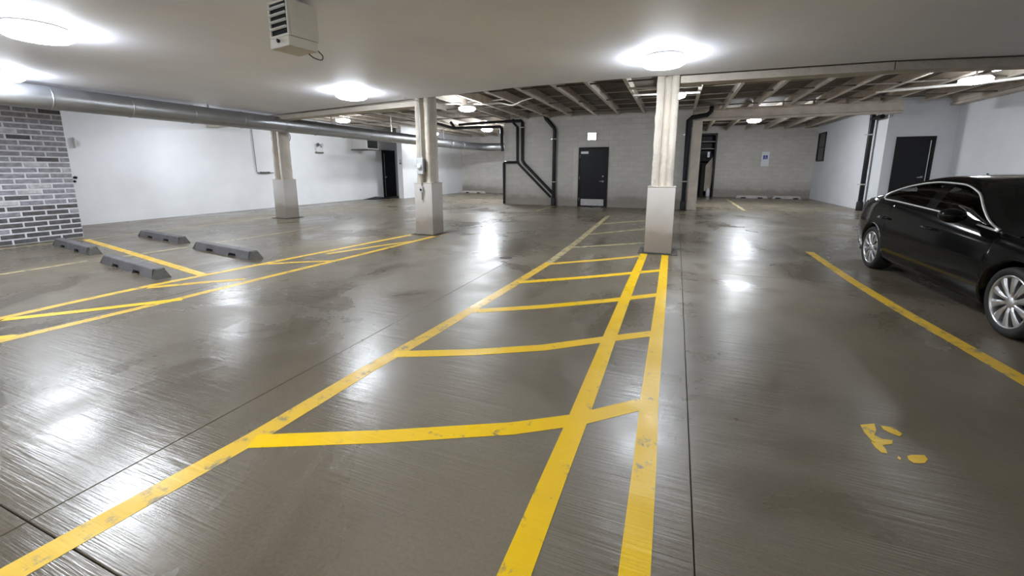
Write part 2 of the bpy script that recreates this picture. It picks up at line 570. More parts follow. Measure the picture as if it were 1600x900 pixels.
for row in range(27):
    z = 0.012 + row * pz
    off = [0.0, 0.46][row % 2] * px
    y = 4.98 - 0.01 - off
    y1 = 4.975
    first = True
    n = 0
    while n < 11:
        y0 = max(y - bw, 1.0) if not first or off == 0 else y + (px - bw)
        if first and off > 0.03:
            w = y1 - y0 if y1 - y0 > 0.04 else 0
            y0 = y1 - w
        else:
            w = bw
            y0 = y - bw
        if w > 0.04 and z + bh < 2.99:
            r = random.random()
            low = row < 10
            dk = 0.88 if row < 7 else 0.45 if row > 22 else 0.04
            mk = 'brick_dark' if r < dk else 'brick_grey' if r < dk + (1 - dk) * 0.55 else 'brick_violet' if r < dk + (1 - dk) * 0.84 else 'brick_pale'
            if row > 23 and mk == 'brick_pale':
                mk = 'brick_grey'
            o = bpy.data.objects.new('brick', brick_mesh(w, mk, n))
            COL.objects.link(o)
            o.parent = wall_brick
            o.location = (-12.21 + random.uniform(-0.003, 0.002), y0, z)
        if first and off > 0.03:
            first = False
        else:
            y -= px
        first = False
        n += 1

struct('wall_left', MB().box((-15.0, 4.9, 0), (-14.8, 20.7, H)), M['white_wall'])
struct('wall_left_end', MB().box((-14.8, 20.5, 0), (-13.5, 20.7, H)), M['white_wall'])
struct('wall_left_inner', MB().box((-13.5, 18.15, 0), (-13.2, 24.6, H)), M['white_wall'])


def block_wall(name, origin, u, length, height, holes=(), mat='grey_block', bk=None, face=None):
    """wall body plus courses of blocks standing 6 mm proud; u is the unit direction along the wall, n its outward normal"""
    u = Vector(u)
    n = Vector((u.y, -u.x, 0))
    o = Vector(origin)
    body = bk
    mb = MB()
    bl, bhh, jt = 0.40, 0.20, 0.010
    row = 0
    z = 0.0
    while z + 0.05 < height:
        x = -(bl / 2) * (row % 2)
        while x < length:
            a0, a1 = max(x + jt / 2, 0.0), min(x + bl - jt / 2, length)
            z0, z1 = z + jt / 2, min(z + bhh - jt / 2, height)
            ok = a1 - a0 > 0.03
            for (h0, h1, hz0, hz1) in holes:
                if a1 > h0 and a0 < h1 and z1 > hz0 and z0 < hz1:
                    if a0 < h0 - 0.03:
                        a1 = h0
                    elif a1 > h1 + 0.03:
                        a0 = h1
                    elif z1 > hz1 + 0.03:
                        z0 = hz1
                    else:
                        ok = False
            if ok and a1 - a0 > 0.02:
                d, c = 0.004, 0.004
                p = lambda a, zz, dd: o + u * a + n * dd + Vector((0, 0, zz))
                mb.add([p(a0, z0, 0), p(a1, z0, 0), p(a1, z1, 0), p(a0, z1, 0),
                        p(a0 + c, z0 + c, d), p(a1 - c, z0 + c, d), p(a1 - c, z1 - c, d), p(a0 + c, z1 - c, d)],
                       [(0, 1, 5, 4), (1, 2, 6, 5), (2, 3, 7, 6), (3, 0, 4, 7), (4, 5, 6, 7)])
            x += bl
        z += bhh
        row += 1
    w = struct(name, body, M['grey_wall'])
    bl_o = mb.build('block_courses', M[mat], w)
    bl_o['kind'] = 'stuff'
    return w

# central block room: front face at Y = 16.8
block_wall('wall_back', (-6.95, 16.8, 0), (1, 0, 0), 7.35, 3.8, [(3.24, 4.43, 0, 2.37)],
           bk=MB().box((-6.95, 16.8, 0), (0.40, 24.6, H)))
block_wall('wall_back_left', (-13.2, 24.6, 0), (1, 0, 0), 6.25, 3.8, bk=MB().box((-13.5, 24.6, 0), (-6.95, 24.8, H)))
# back right wall with an open recess
rx0, rx1, rz = 1.12, 1.90, 3.42
bk = MB().box((0.40, 25.6, 0), (rx0, 26.7, H)).box((rx1, 25.6, 0), (6.65, 26.7, H)).box((rx0, 25.6, rz), (rx1, 26.7, H)).box((rx0, 26.5, 0), (rx1, 26.7, rz))
block_wall('wall_back_right', (0.40, 25.6, 0), (1, 0, 0), 6.05, 3.8, [(rx0 - 0.4, rx1 - 0.4, 0, rz)], bk=bk)
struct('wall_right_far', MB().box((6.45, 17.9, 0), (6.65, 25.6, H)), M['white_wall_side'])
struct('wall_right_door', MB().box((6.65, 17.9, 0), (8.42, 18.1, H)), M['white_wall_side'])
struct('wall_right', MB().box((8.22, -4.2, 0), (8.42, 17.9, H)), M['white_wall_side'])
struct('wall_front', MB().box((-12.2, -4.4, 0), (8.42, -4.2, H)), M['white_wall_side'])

# ---------------------------------------------------------------- ceiling
edge = [(-14.8, 9.55), (-10.36, 8.80), (-7.66, 8.35), (-5.60, 8.04), (-4.24, 7.90), (-3.0, 7.68), (-0.48, 7.62), (-0.08, 7.66),
        (1.62, 7.74), (2.80, 7.81), (3.55, 7.95), (4.28, 8.10), (8.22, 8.85)]
poly = [(-14.8, -4.2), (8.22, -4.2)] + edge[::-1]
ceiling = struct('ceiling', MB().prism(poly, 3.0, 3.12), M['ceiling'])
deck = MB().box((-15.0, 7.4, 3.8), (8.42, 26.8, 3.95)).build('roof_deck', M['deck'], ceiling)
struct_up = MB().prism([(-15.0, -4.4), (8.42, -4.4), (8.42, 7.4), (-15.0, 7.4)], 3.8, 3.95).build('roof_deck', M['deck'], ceiling)


def i_beam(p0, p1, zb, zt, bf=0.30, tf=0.11, tw=0.10, mat='cream', name='steel_beam'):
    p0, p1 = Vector((p0[0], p0[1], 0)), Vector((p1[0], p1[1], 0))
    d = (p1 - p0).normalized()
    n = Vector((-d.y, d.x, 0))
    prof = [(-bf / 2, zb), (bf / 2, zb), (bf / 2, zb + tf), (tw / 2, zb + tf + 0.03), (tw / 2, zt - tf - 0.03), (bf / 2, zt - tf),
            (bf / 2, zt), (-bf / 2, zt), (-bf / 2, zt - tf), (-tw / 2, zt - tf - 0.03), (-tw / 2, zb + tf + 0.03), (-bf / 2, zb + tf)]
    k = len(prof)
    vs = [p0 + n * a + Vector((0, 0, z)) for a, z in prof] + [p1 + n * a + Vector((0, 0, z)) for a, z in prof]
    fs = [tuple(range(k)), tuple(range(2 * k - 1, k - 1, -1))] + [(i, k + i, k + (i + 1) % k, (i + 1) % k) for i in range(k)]
    return MB().add(vs, fs).build(name, M[mat], ceiling)


i_beam((-5.42, 8.30), (-7.66, 8.57), 2.865, 3.55)
i_beam((-7.66, 8.57), (-10.36, 9.0), 2.865, 3.55)
i_beam((-10.36, 9.0), (-14.75, 9.75), 2.865, 3.55)
i_beam((-0.05, 7.90), (2.80, 8.03), 2.885, 3.55)
i_beam((2.80, 8.03), (4.28, 8.32), 2.885, 3.55)
i_beam((4.28, 8.32), (8.15, 9.05), 2.885, 3.55)
i_beam((0.42, 17.02), (6.42, 17.02), 3.22, 3.62, 0.22, 0.06, 0.14, 'cream_dull')
i_beam((8.05, 9.2), (8.05, 17.85), 3.48, 3.80, 0.24, 0.06, 0.16, 'cream_dull')
# joists, one object each
jm = {}
def joist(x, y0, y1, zb=3.54, w=0.085):
    L = round(y1 - y0, 2)
    k = (L, zb, w)
    if k not in jm:
        t, b = 0.012, 0.03
        prof = [(-w / 2, 0), (w / 2, 0), (w / 2, b), (t, b + 0.012), (t, 3.8 - zb), (-t, 3.8 - zb), (-t, b + 0.012), (-w / 2, b)]
        n = len(prof)
        vs = [(a, 0, z) for a, z in prof] + [(a, L, z) for a, z in prof]
        fs = [tuple(range(n - 1, -1, -1)), tuple(range(n, 2 * n))] + [(i, (i + 1) % n, n + (i + 1) % n, n + i) for i in range(n)]
        fs = [f[::-1] for f in fs]
        jm[k] = MB().add(vs, [f[::-1] for f in fs]).mesh('joist', M['cream_dull'])
    o = bpy.data.objects.new('joist', jm[k])
    COL.objects.link(o)
    o.parent = ceiling
    o.location = (x, y0, zb)
for x in (-14.2, -13.3, -12.4, -11.5, -10.6, -9.7, -8.8, -7.8):
    joist(x, 9.95 if x < -10 else 9.1, 24.5)
for x in (-6.7, -5.9, -4.95, -4.02, -3.05, -2.2, -1.28, -0.45, 0.42):
    joist(x, 8.7, 16.79)
for x in (1.35, 2.30, 3.22, 4.10, 5.0, 5.9, 6.9):
    joist(x, 8.9 if x < 4.5 else 9.3, 16.9)
for x in (1.35, 2.30, 3.22, 4.10, 5.0, 5.9):
    joist(x, 17.2, 25.55)
for y in (10.3, 12.9, 15.2):
    MB().tube([(-14.7, y, 3.70), (8.0, y, 3.70)], 0.014, 6).build('bridging_bar', M['cream_dull'], ceiling)
    MB().tube([(-14.7, y + 0.5, 3.57), (7.9, y + 0.5, 3.57)], 0.02, 6).build('bridging_bar', M['deck'], ceiling)
for x0, x1, y in ((-14.6, -7.2, 18.6), (-14.6, -7.2, 21.8), (0.5, 6.4, 20.0), (0.5, 6.4, 22.9)):
    MB().tube([(max(x0, -13.1), y, 3.70), (x1, y, 3.70)], 0.014, 6).build('bridging_bar', M['cream_dull'], ceiling)

# ---------------------------------------------------------------- doors
def door(name, loc, rz, w, h, fr=0.06, lever_side=1):
    """leaf faces local -Y; origin at the foot of the leaf's middle, on the wall face"""
    d = thing(name, None, None, loc, rz, kind='structure')
    fm = MB()
    for s in (-1, 1):
        fm.box((s * (w / 2 - fr), -0.05, 0), (s * w / 2, 0.0, h))
    fm.box((-w / 2 + fr, -0.05, h - fr), (w / 2 - fr, 0.0, h))
    fm.build('door_frame', M['black_frame'], d, 0.004)
    leaf = MB().box((-w / 2 + fr + 0.004, -0.032, 0.012), (w / 2 - fr - 0.004, -0.002, h - fr - 0.004)).build('door_leaf', M['black_door'], d, 0.003)
    return d, leaf

# black door in the grey block wall
d2, leaf2 = door('door_2', (-3.12, 16.793, 0), 0, 1.17, 2.35)
MB().box((-0.46, -0.036, 0.05), (0.46, -0.0315, 0.31)).build('kick_plate', M['plate'], leaf2)['label'] = 'pale metal kick plate'
MB().box((-0.50, -0.036, 2.10), (-0.20, -0.0315, 2.19)).build('door_label', M['sign_white'], leaf2)
lv = MB().lathe([(0.0, 0), (0.045, 0), (0.045, 0.02), (0.0, 0.02)], 16, 'y', (0.40, -0.052, 1.02))
lv.tube([(0.40, -0.05, 1.02), (0.40, -0.085, 1.02), (0.27, -0.085, 1.02)], 0.014, 8)
lv.build('lever_handle', M['steel'], leaf2)
MB().lathe([(0.0, 0), (0.034, 0), (0.034, 0.025), (0.0, 0.025)], 16, 'y', (0.40, -0.057, 1.22)).build('deadbolt', M['steel'], leaf2)
for z in (0.3, 1.15, 2.0):
    MB().tube([(-0.535, -0.04, z - 0.06), (-0.535, -0.04, z + 0.06)], 0.012, 8).build('hinge', M['steel'], leaf2)
# black door in the left wall
d1, leaf1 = door('door_1', (-14.797, 19.08, 0), math.radians(90), 1.08, 2.52)
MB().box((-0.40, -0.05, 0.06), (-0.375, -0.033, 2.34)).build('edge_strip', M['steel'], leaf1)['label'] = 'bright full-height metal strip'
lv = MB().lathe([(0.0, 0), (0.04, 0), (0.04, 0.02), (0.0, 0.02)], 14, 'y', (-0.32, -0.052, 1.08))
lv.lathe([(0.0, 0), (0.03, 0.005), (0.036, 0.03), (0.02, 0.045), (0, 0.05)], 14, 'y', (-0.32, -0.10, 1.08))
lv.build('door_knob', M['steel'], leaf1)
# black door in the right wall, behind the car
d3, leaf3 = door('door_3', (7.24, 17.897, 0), 0, 1.02, 2.55, 0.085)
MB().box((0.375, -0.055, 0.5), (0.395, -0.033, 2.42)).build('edge_strip', M['steel'], leaf3)['label'] = 'bright metal strip down the door edge'
lv = MB().lathe([(0.0, 0), (0.035, 0), (0.035, 0.02), (0.0, 0.02)], 14, 'y', (0.29, -0.052, 1.24))
lv.tube([(0.29, -0.05, 1.24), (0.29, -0.085, 1.24), (0.16, -0.085, 1.22)], 0.014, 8)
lv.build('lever_handle', M['steel'], leaf3)
# dark slot window in the far right wall
w1 = thing('window_1', None, None, (6.447, 24.65, 1.88), math.radians(-90), kind='structure')
fm = MB()
fm.box((-0.55, -0.04, 0), (-0.49, 0, 1.36)).box((0.49, -0.04, 0), (0.55, 0, 1.36)).box((-0.49, -0.04, 0), (0.49, 0, 0.06)).box((-0.49, -0.04, 1.30), (0.49, 0, 1.36))
fm.build('window_frame', M['black_frame'], w1)
MB().box((-0.49, -0.012, 0.06), (0.49, -0.004, 1.30)).build('pane', simple('dark_pane', (0.012, 0.014, 0.015), 0.2), w1)
MB().box((-0.49, -0.03, 0.64), (0.49, -0.012, 0.68)).build('window_bar', M['black_frame'], w1)
# narrow white trim at the jamb of the grey wall door
struct('trim_1', MB().box((-3.93, 16.775, 0), (-3.72, 16.793, 2.34)), M['pedestal'])

# ================================================================ THINGS
# ---------------------------------------------------------------- columns
def column(x, y, label, top=3.5, base=0.46, pit=True):
    c = thing('column', label, 'column', (x, y, 0), 0, 'square footed garage columns', 'thing')
    h = base / 2
    MB().box((-h, -h, 0.012), (h, h, 1.175)).build('pedestal', M['pedestal'], c, 0.008)
    MB().box((-h - 0.006, -h - 0.006, 1.175), (h + 0.006, h + 0.006, 1.187)).build('pedestal_cap', M['cream'], c, 0.004)
    # coated H section: two flanges and a web, all one sleeve, roughened along its length
    a, b, t, w = 0.175, 0.165, 0.055, 0.05
    prof = [(-a, -b), (-a + 2 * t, -b), (-a + 2 * t + .01, -b + .05), (-a + 2 * t + .02, -w), (a - 2 * t - .02, -w), (a - 2 * t - .01, -b + .05), (a - 2 * t, -b), (a, -b),
            (a, b), (a - 2 * t, b), (a - 2 * t - .01, b - .05), (a - 2 * t - .02, w), (-a + 2 * t + .02, w), (-a + 2 * t + .01, b - .05), (-a + 2 * t, b), (-a, b)]
    rows = []
    rnd = random.Random(int(x * 100))
    zs = [1.187 + (top - 1.187) * i / 40 for i in range(41)]
    for z in zs:
        k = 1.0 + (0.05 if z < 1.22 else 0)
        rows.append([(px_ * k + rnd.uniform(-.006, .006), py_ * k + rnd.uniform(-.006, .006), z) for px_, py_ in prof])
    rows = [r + [r[0]] for r in rows]
    MB().grid(rows, True).build('shaft', M['cream'], c)
    if pit:
        pm = MB()
        for s in (-1, 1):
            pm.box((s * (h + 0.05), -h - 0.07, 0.0), (s * (h + 0.10), h + 0.07, 0.012))
            pm.box((-h - 0.05, s * (h + 0.03), 0.0), (h + 0.05, s * (h + 0.07), 0.012))
        pm.box((-h - 0.05, -h - 0.03, 0.0), (h + 0.05, h + 0.03, 0.006))
        pm.build('footing_frame', M['joint'], c)
    return c
column(-0.23, 7.87, 'cream coated column on a pale pedestal at the end of the yellow hatched aisle', 3.79)
column(-5.29, 8.22, 'cream coated steel column carrying a grey electrical switch and conduit', 3.79)
column(-11.23, 9.42, 'cream coated column on a pale pedestal in front of the white left wall', 3.79)
post = tag(MB().box((0.415, 16.68, 0), (0.735, 16.79, 3.215)).box((0.45, 16.79, 0), (0.70, 17.1, 3.215)).build('post', M['cream_dull'], None, 0.01),
           'flat cream post at the corner of the grey block wall, beside a black drain pipe', 'post', None, 'thing')

# electrical gear on the second column
sw = thing('disconnect_switch', 'grey electrical switch box with a round dial, strapped to the column', 'switch box', (-5.345, 7.99, 1.38))
MB().box((-0.085, -0.02, 0), (0.085, 0.06, 0.345)).build('enclosure', M['grey_box'], sw, 0.008)
MB().lathe([(0.0, 0), (0.055, 0), (0.055, 0.03), (0.0, 0.03)], 20, 'y', (0.0, -0.05, 0.16)).build('dial', M['sign_white'], sw)
MB().box((0.085, -0.01, 0.05), (0.115, 0.05, 0.33)).build('side_cover', M['cable'], sw)
MB().tube([(-0.11, 0.02, 0.17), (-0.085, 0.02, 0.17)], 0.018, 8).build('handle', M['black_pipe'], sw)
cd = thing('conduit', 'thin grey conduit running up the column from the switch box', 'conduit', (-5.30, 8.0, 1.725))
MB().tube([(0, 0, 0), (0, 0, 0.9), (-0.01, -0.01, 1.18), (-0.05, -0.13, 1.245), (-0.2, -0.30, 1.245)], 0.013, 8).build('pipe', M['grey_box'], cd)
MB().box((-0.025, -0.02, 0.0), (0.025, 0.02, 0.05)).build('connector', M['steel'], cd)
ob = thing('outlet_box', 'small grey outlet box with a stub of conduit on the column pedestal', 'outlet', (-5.315, 7.985, 0.80))
MB().box((-0.045, -0.045, 0.17), (0.045, 0.003, 0.30)).build('box', M['grey_box'], ob, 0.006)
MB().lathe([(0.0, 0), (0.024, 0), (0.024, 0.008), (0, 0.008)], 14, 'y', (0.0, -0.055, 0.235)).build('socket', M['black_pipe'], ob)
MB().tube([(0.01, -0.02, 0.0), (0.01, -0.02, 0.17)], 0.014, 8).build('conduit_stub', M['steel'], ob)
MB().tube([(0.01, -0.02, 0.30), (0.01, -0.02, 0.58)], 0.014, 8).build('conduit_riser', M['steel'], ob)

# ---------------------------------------------------------------- lamps
def lamp(x, y, z, r, label, stem=0.0, mat=None):
    l = thing('ceiling_light', label, 'light', (x, y, z), 0, 'round garage ceiling lights')
    MB().lathe([(0.0, 0.0), (r * 0.80, 0.0), (r * 0.92, -0.03), (r * 0.92, -0.045)], 40).build('housing', M['white_metal'], l)
    MB().lathe([(r * 0.90, -0.045), (r, -0.06), (r * 0.98, -0.10), (r * 0.80, -0.135), (r * 0.45, -0.155), (0.0, -0.16)], 40).build('diffuser', M[mat or ('lamp' if not stem else 'lamp_far')], l)
    if stem:
        MB().tube([(0, 0, 0), (0, 0, stem)], 0.02, 8).build('stem', M['white_cable'], l)
    return l
lamp(-0.27, 6.35, 3.0, 0.30, 'round lit ceiling light in front of the column with the hatched aisle')
lamp(-6.14, 6.88, 3.0, 0.30, 'round lit ceiling light between the heater and the switch column')
lamp(-6.55, 2.60, 3.0, 0.30, 'round lit ceiling light at the upper left corner of the photo')
lamp(-10.0, 3.42, 3.0, 0.30, 'round lit ceiling light beside the duct near the brick wall, cut off at left')
lamp(-12.75, 8.35, 3.0, 0.28, 'round lit ceiling light hidden behind the duct, glowing on the white wall')
lamp(-12.1, 13.0, 3.42, 0.26, 'round lit light among the joists just above the duct, left of the switch column', 0.37)
lamp(-6.22, 12.0, 3.42, 0.26, 'round lit light among the joists just right of the switch column', 0.37)
lamp(-8.5, 18.4, 3.42, 0.26, 'round lit light at the far end near the black pipe bends', 0.37, 'lamp_bay')
lamp(-12.05, 19.4, 3.42, 0.26, 'added unseen light among the joists, hidden behind the switch column', 0.37, 'lamp')  # unseen lamp, added to brighten the far left walls
lamp(-0.12, 11.9, 3.42, 0.20, 'lit light peeping out behind the column with the hatched aisle', 0.37)
lamp(5.76, 12.2, 3.42, 0.26, 'round lit light among hoses above the black car', 0.37, 'lamp_far')
lamp(2.63, 18.8, 3.42, 0.24, 'round lit light beyond the far beam, above the accessible parking sign', 0.37, 'lamp_bay')
lamp(-2.2, 0.2, 3.0, 0.30, 'added unseen ceiling light above the viewer')  # added out of view to light the area near the camera
lamp(-6.6, -1.7, 3.0, 0.30, 'added unseen ceiling light behind the viewer, left row')  # another unseen lamp, added for more light from behind the camera

# flexible white conduit loops near the joist lamps
def hose(name, pts, r, label, mat='white_cable', cat='conduit', grp=None):
    o = MB().tube(pts, r, 8).build(name, M[mat])
    return tag(o, label, cat, grp)
def smooth_pts(p, n=6):
    p = [Vector(q) for q in p]
    out = []
    for i in range(len(p) - 1):
        a, b, c, d = p[max(i - 1, 0)], p[i], p[i + 1], p[min(i + 2, len(p) - 1)]
        for k in range(n):
            t = k / n
            out.append(0.5 * ((2 * b) + (c - a) * t + (2 * a - 5 * b + 4 * c - d) * t * t + (3 * b - a - 3 * c + d) * t ** 3))
    out.append(p[-1])
    return out
hose('flexible_conduit', smooth_pts([(-6.05, 12.1, 3.50), (-5.7, 12.2, 3.48), (-5.3, 12.5, 3.53), (-4.9, 12.5, 3.45), (-4.5, 12.3, 3.52), (-4.1, 12.2, 3.58)]), 0.022,
     'white flexible conduit curling right from the joist light by the switch column')
hose('flexible_conduit', smooth_pts([(-6.4, 11.9, 3.50), (-6.7, 11.5, 3.45), (-7.0, 11.4, 3.52), (-7.3, 11.2, 3.47)]), 0.03,
     'short crumpled white conduit left of the joist light by the switch column')
hose('flexible_conduit', smooth_pts([(5.95, 12.1, 3.50), (6.4, 11.6, 3.52), (6.9, 11.6, 3.50), (7.3, 12.0, 3.48), (7.2, 12.6, 3.46), (6.6, 13.2, 3.45), (5.7, 13.7, 3.47), (4.9, 14.6, 3.55)]), 0.035,
     'white hose looping around the joist light above the car')
hose('sprinkler_pipe', [(-1.25, 11.2, 3.47), (0.42, 11.45, 3.47)], 0.03, 'white pipe behind the hatched aisle column, nearer of the pair', cat='pipe')
hose('sprinkler_pipe', [(-1.25, 12.2, 3.47), (0.42, 12.4, 3.47)], 0.026, 'white pipe behind the hatched aisle column, farther of the pair', cat='pipe')

# ---------------------------------------------------------------- spiral duct
dt = thing('spiral_duct', 'long round galvanised spiral duct hung under the ceiling along the left side', 'duct', (-10.62, 0, 2.745))
R = 0.205
path = [(0, -4.1, 0), (0, 3.5, 0), (0, 8, 0), (0, 14, 0), (0, 20.8, 0), (0.12, 21.5, 0), (0.45, 22.0, 0), (1.0, 22.2, 0), (3.60, 22.2, 0)]
MB().tube(path, R, 36).build('duct_tube', M['duct'], dt)
y = 0.6
while y < 20.5:
    MB().lathe([(R, -0.012), (R + 0.008, -0.006), (R + 0.008, 0.006), (R, 0.012)], 36, 'y', (0, y, 0)).build('seam_band', M['duct'], dt)
    y += 1.2
for y in (3.0, 7.0):
    MB().box((-0.012, y - 0.015, R), (0.012, y + 0.015, 0.255)).build('hanger', M['steel'], dt)
for y in (10.9, 14.0, 18.0):
    MB().box((-0.012, y - 0.015, R), (0.012, y + 0.015, 1.055)).build('hanger', M['steel'], dt)

# ---------------------------------------------------------------- unit heater
ht = thing('unit_heater', 'cream box heater with dark louvres hung from the ceiling, upper left', 'heater', (-3.425, 2.97, 2.56), math.radians(-9))
sh = MB()
W2, D = 0.145, 0.30
sh.box((-W2, 0.02, 0.09), (W2, D, 0.40))
sh.build('casing', M['beige_metal'], ht, 0.01)
fr = MB()
fr.box((-W2, 0, 0.09), (-W2 + 0.022, 0.02, 0.40)).box((W2 - 0.022, 0, 0.09), (W2, 0.02, 0.40))
fr.box((-W2 + 0.022, 0, 0.09), (W2 - 0.022, 0.02, 0.112)).box((-W2 + 0.022, 0, 0.378), (W2 - 0.022, 0.02, 0.40))
fr.build('front_frame', M['beige_metal'], ht, 0.003)
MB().box((-W2 + 0.022, 0.012, 0.112), (W2 - 0.022, 0.019, 0.378)).build('dark_grille', M['void'], ht)
for k in range(4):
    z = 0.165 + k * 0.058
    MB().box((-W2 + 0.024, -0.012, z - 0.009), (W2 - 0.024, 0.004, z + 0.009), Matrix.Rotation(math.radians(-28), 3, 'X')).build('louvre', M['white_metal'], ht)
MB().box((-W2 + 0.01, -0.012, 0.0), (W2 + 0.012, D - 0.03, 0.085)).build('control_box', M['beige_metal'], ht, 0.006)
MB().lathe([(0, 0), (0.017, 0), (0.014, 0.02), (0, 0.02)], 16, 'y', (0.01, -0.032, 0.052)).build('control_knob', M['black_pipe'], ht)
MB().tube(smooth_pts([(0.04, 0.25, 0.0), (0.05, 0.30, -0.03), (0.10, 0.34, -0.045), (0.135, 0.33, -0.015), (0.115, 0.29, 0.03)]), 0.006, 8).build('power_cable', M['cable'], ht)
MB().box((-0.05, 0.05, 0.40), (0.05, 0.25, 0.439)).build('ceiling_bracket', M['beige_metal'], ht)

# ---------------------------------------------------------------- wheel stops
def wheel_stop(x, y, rz, label, L=2.1, mat='rubber', matend='rubber_end', grp='rubber wheel stops in the left stalls', h=0.135):
    o = thing('wheel_stop', label, 'wheel stop', (x, y, 0), rz, grp)
    w0, w1, e = 0.095, 0.055, 0.13
    # main bar: trapezoid section between sloped ends, with two notches under each long side
    xs_ = [-L / 2 + e, -0.52, -0.50, -0.28, -0.26, 0.26, 0.28, 0.50, 0.52, L / 2 - e]
    zb = [0, 0, 0.05, 0.05, 0, 0, 0.05, 0.05, 0, 0]
    rows = []
    for xx, b in zip(xs_, zb):
        wb = w0 - b * (w0 - w1) / h
        rows.append([(xx, -wb, b), (xx, -w1 - .012, h - .012), (xx, -w1, h), (xx, w1, h), (xx, w1 + .012, h - .012), (xx, wb, b), (xx, -wb, b)])
    MB().grid(rows, False, True).build('bar', M[mat], o)
    for s in (-1, 1):
        a, b2 = s * (L / 2 - e), s * L / 2
        vs = [(a, -w0, 0), (a, -w1, h), (a, w1, h), (a, w0, 0), (b2, -w0 * .93, 0), (b2 - s * .075, -w1 * .8, h * .93), (b2 - s * .075, w1 * .8, h * .93), (b2, w0 * .93, 0)]
        fs = [(0, 1, 5, 4), (1, 2, 6, 5), (2, 3, 7, 6), (4, 5, 6, 7), (3, 0, 4, 7)]
        if s < 0:
            fs = [f[::-1] for f in fs]
        MB().add(vs, fs).build('end_cap', M[matend], o)
    for cx in (-0.39, 0.39):
        for s in (-1, 1):
            MB().box((cx - 0.11, s * (w0 - 0.035), 0.001), (cx + 0.11, s * (w0 - 0.042), 0.049)).build('notch', M['void'], o)
    return o
wheel_stop(-7.50, 3.54, math.radians(-9), 'grey rubber wheel stop nearest the viewer, in front of the brick wall')
wheel_stop(-10.45, 4.12, math.radians(-9), 'grey rubber wheel stop with its far end against the brick wall')
wheel_stop(-10.20, 5.42, math.radians(-9), 'grey rubber wheel stop nearest the white wall, just past the brick corner')
wheel_stop(-7.45, 4.90, math.radians(-9), 'grey rubber wheel stop beside the yellow stripe, nearest the columns')
wheel_stop(-12.2, 24.2, 0, 'pale concrete wheel stop at the foot of the far left grey wall', 1.8, 'pale_concrete', 'pale_concrete', 'pale wheel stops at the back walls')
wheel_stop(3.75, 25.1, 0, 'pale concrete wheel stop under the accessible parking sign', 1.5, 'pale_concrete', 'pale_concrete', 'pale wheel stops at the back walls')
wheel_stop(5.35, 25.15, 0, 'pale concrete wheel stop near the far right corner', 1.3, 'pale_concrete', 'pale_concrete', 'pale wheel stops at the back walls')

# ---------------------------------------------------------------- black drain pipes
def pipe_run(label, runs, r, loc, clamps=(), base=None, rot_clamp='z'):
    p = thing('drain_pipe', label, 'pipe', loc)
    for k, pts in enumerate(runs):
        MB().tube(pts, r, 12).build('pipe_run', M['black_pipe'], p)
    for (x, y, z, d) in clamps:
        mb = MB()
        if d == 'v':
            mb.lathe([(r + 0.002, -0.025), (r + 0.016, -0.02), (r + 0.016, 0.02), (r + 0.002, 0.025)], 14, 'z', (x, y, z))
            mb.box((x - r - 0.09, y + 0.01, z - 0.012), (x - r, y + 0.03, z + 0.012))
        else:
            q = Matrix.Rotation(math.radians(45), 3, 'Y')
            mb.box((x - r - 0.05, y - r - 0.01, z - 0.025), (x + r + 0.05, y + r, z + 0.025), q)
        mb.build('pipe_clamp', M['steel'] if d == 'v' else M['black_pipe'], p)
    if base:
        MB().lathe([(r + 0.03, 0.0), (r + 0.03, 0.30), (r, 0.34)], 14, 'z', base).build('cleanout', M['black_pipe'], p)
    return p
yp = -0.125
pipe_run('thick black stack pipe left of the grey wall door, bending at its top', [[(-0.42, yp, 3.62), (-0.36, yp, 3.50), (-0.03, yp, 3.14), (0, yp, 3.02), (0, yp, 0.0)]], 0.075,
         (-4.70, 16.8, 0), [(0, yp, 2.70, 'v'), (0, yp, 0.98, 'v')], (0, yp, 0))
pipe_run('upper black pipe of the diagonal pair running into the stack pipe',
         [[(-0.75, yp, 3.47), (-0.05, yp, 3.47), (0, yp, 3.40), (0, yp, 1.88), (0.08, yp, 1.74), (1.36, yp, 0.50)]], 0.06,
         (-6.09, 16.8, 0), [(0, yp, 3.2, 'v'), (0.18, yp, 1.65, 'd'), (0.95, yp, 0.90, 'd')])
pipe_run('lower black pipe of the diagonal pair, with a branch down the wall corner',
         [[(-0.2, yp, 3.55), (-0.18, yp, 3.40), (0, yp, 3.22), (0, yp, 1.82), (0.06, yp, 1.72), (1.48, yp, 0.36)],
          [(0, yp, 1.79), (-0.58, yp, 1.79), (-0.61, yp, 1.75), (-0.61, yp, 0.02)]], 0.048,
         (-6.31, 16.8, 0))
pipe_run('black pipe hung high across the far left bay, dropping at the wall corner',
         [[(-3.6, yp, 3.62), (-3.1, yp, 3.50), (-2.3, yp, 3.29), (-0.06, yp, 3.26), (0, yp, 3.20), (0, yp, 2.50), (0.03, yp, 2.42), (0.03, yp, 2.25)],
          [(-2.25, yp, 3.30), (-2.45, yp, 3.55)]], 0.06, (-7.02, 16.8, 0))
pipe_run('black pipe hung high joining the diagonal pair from the left',
         [[(-2.2, yp, 3.42), (-0.9, yp, 3.46), (0.0, yp, 3.47)]], 0.055, (-6.86, 16.8, 0))
pipe_run('black drain pipe standing beside the cream post, right of the hatched aisle column',
         [[(0.72, yp, 3.72), (0.70, yp, 3.50), (0.58, yp, 3.38), (0.10, yp, 3.32), (0.0, yp, 3.22), (0.0, yp, 0.0)]], 0.07,
         (0.28, 16.78, 0), [(0, yp, 2.72, 'v'), (0, yp, 1.05, 'v')], (0, yp, 0))
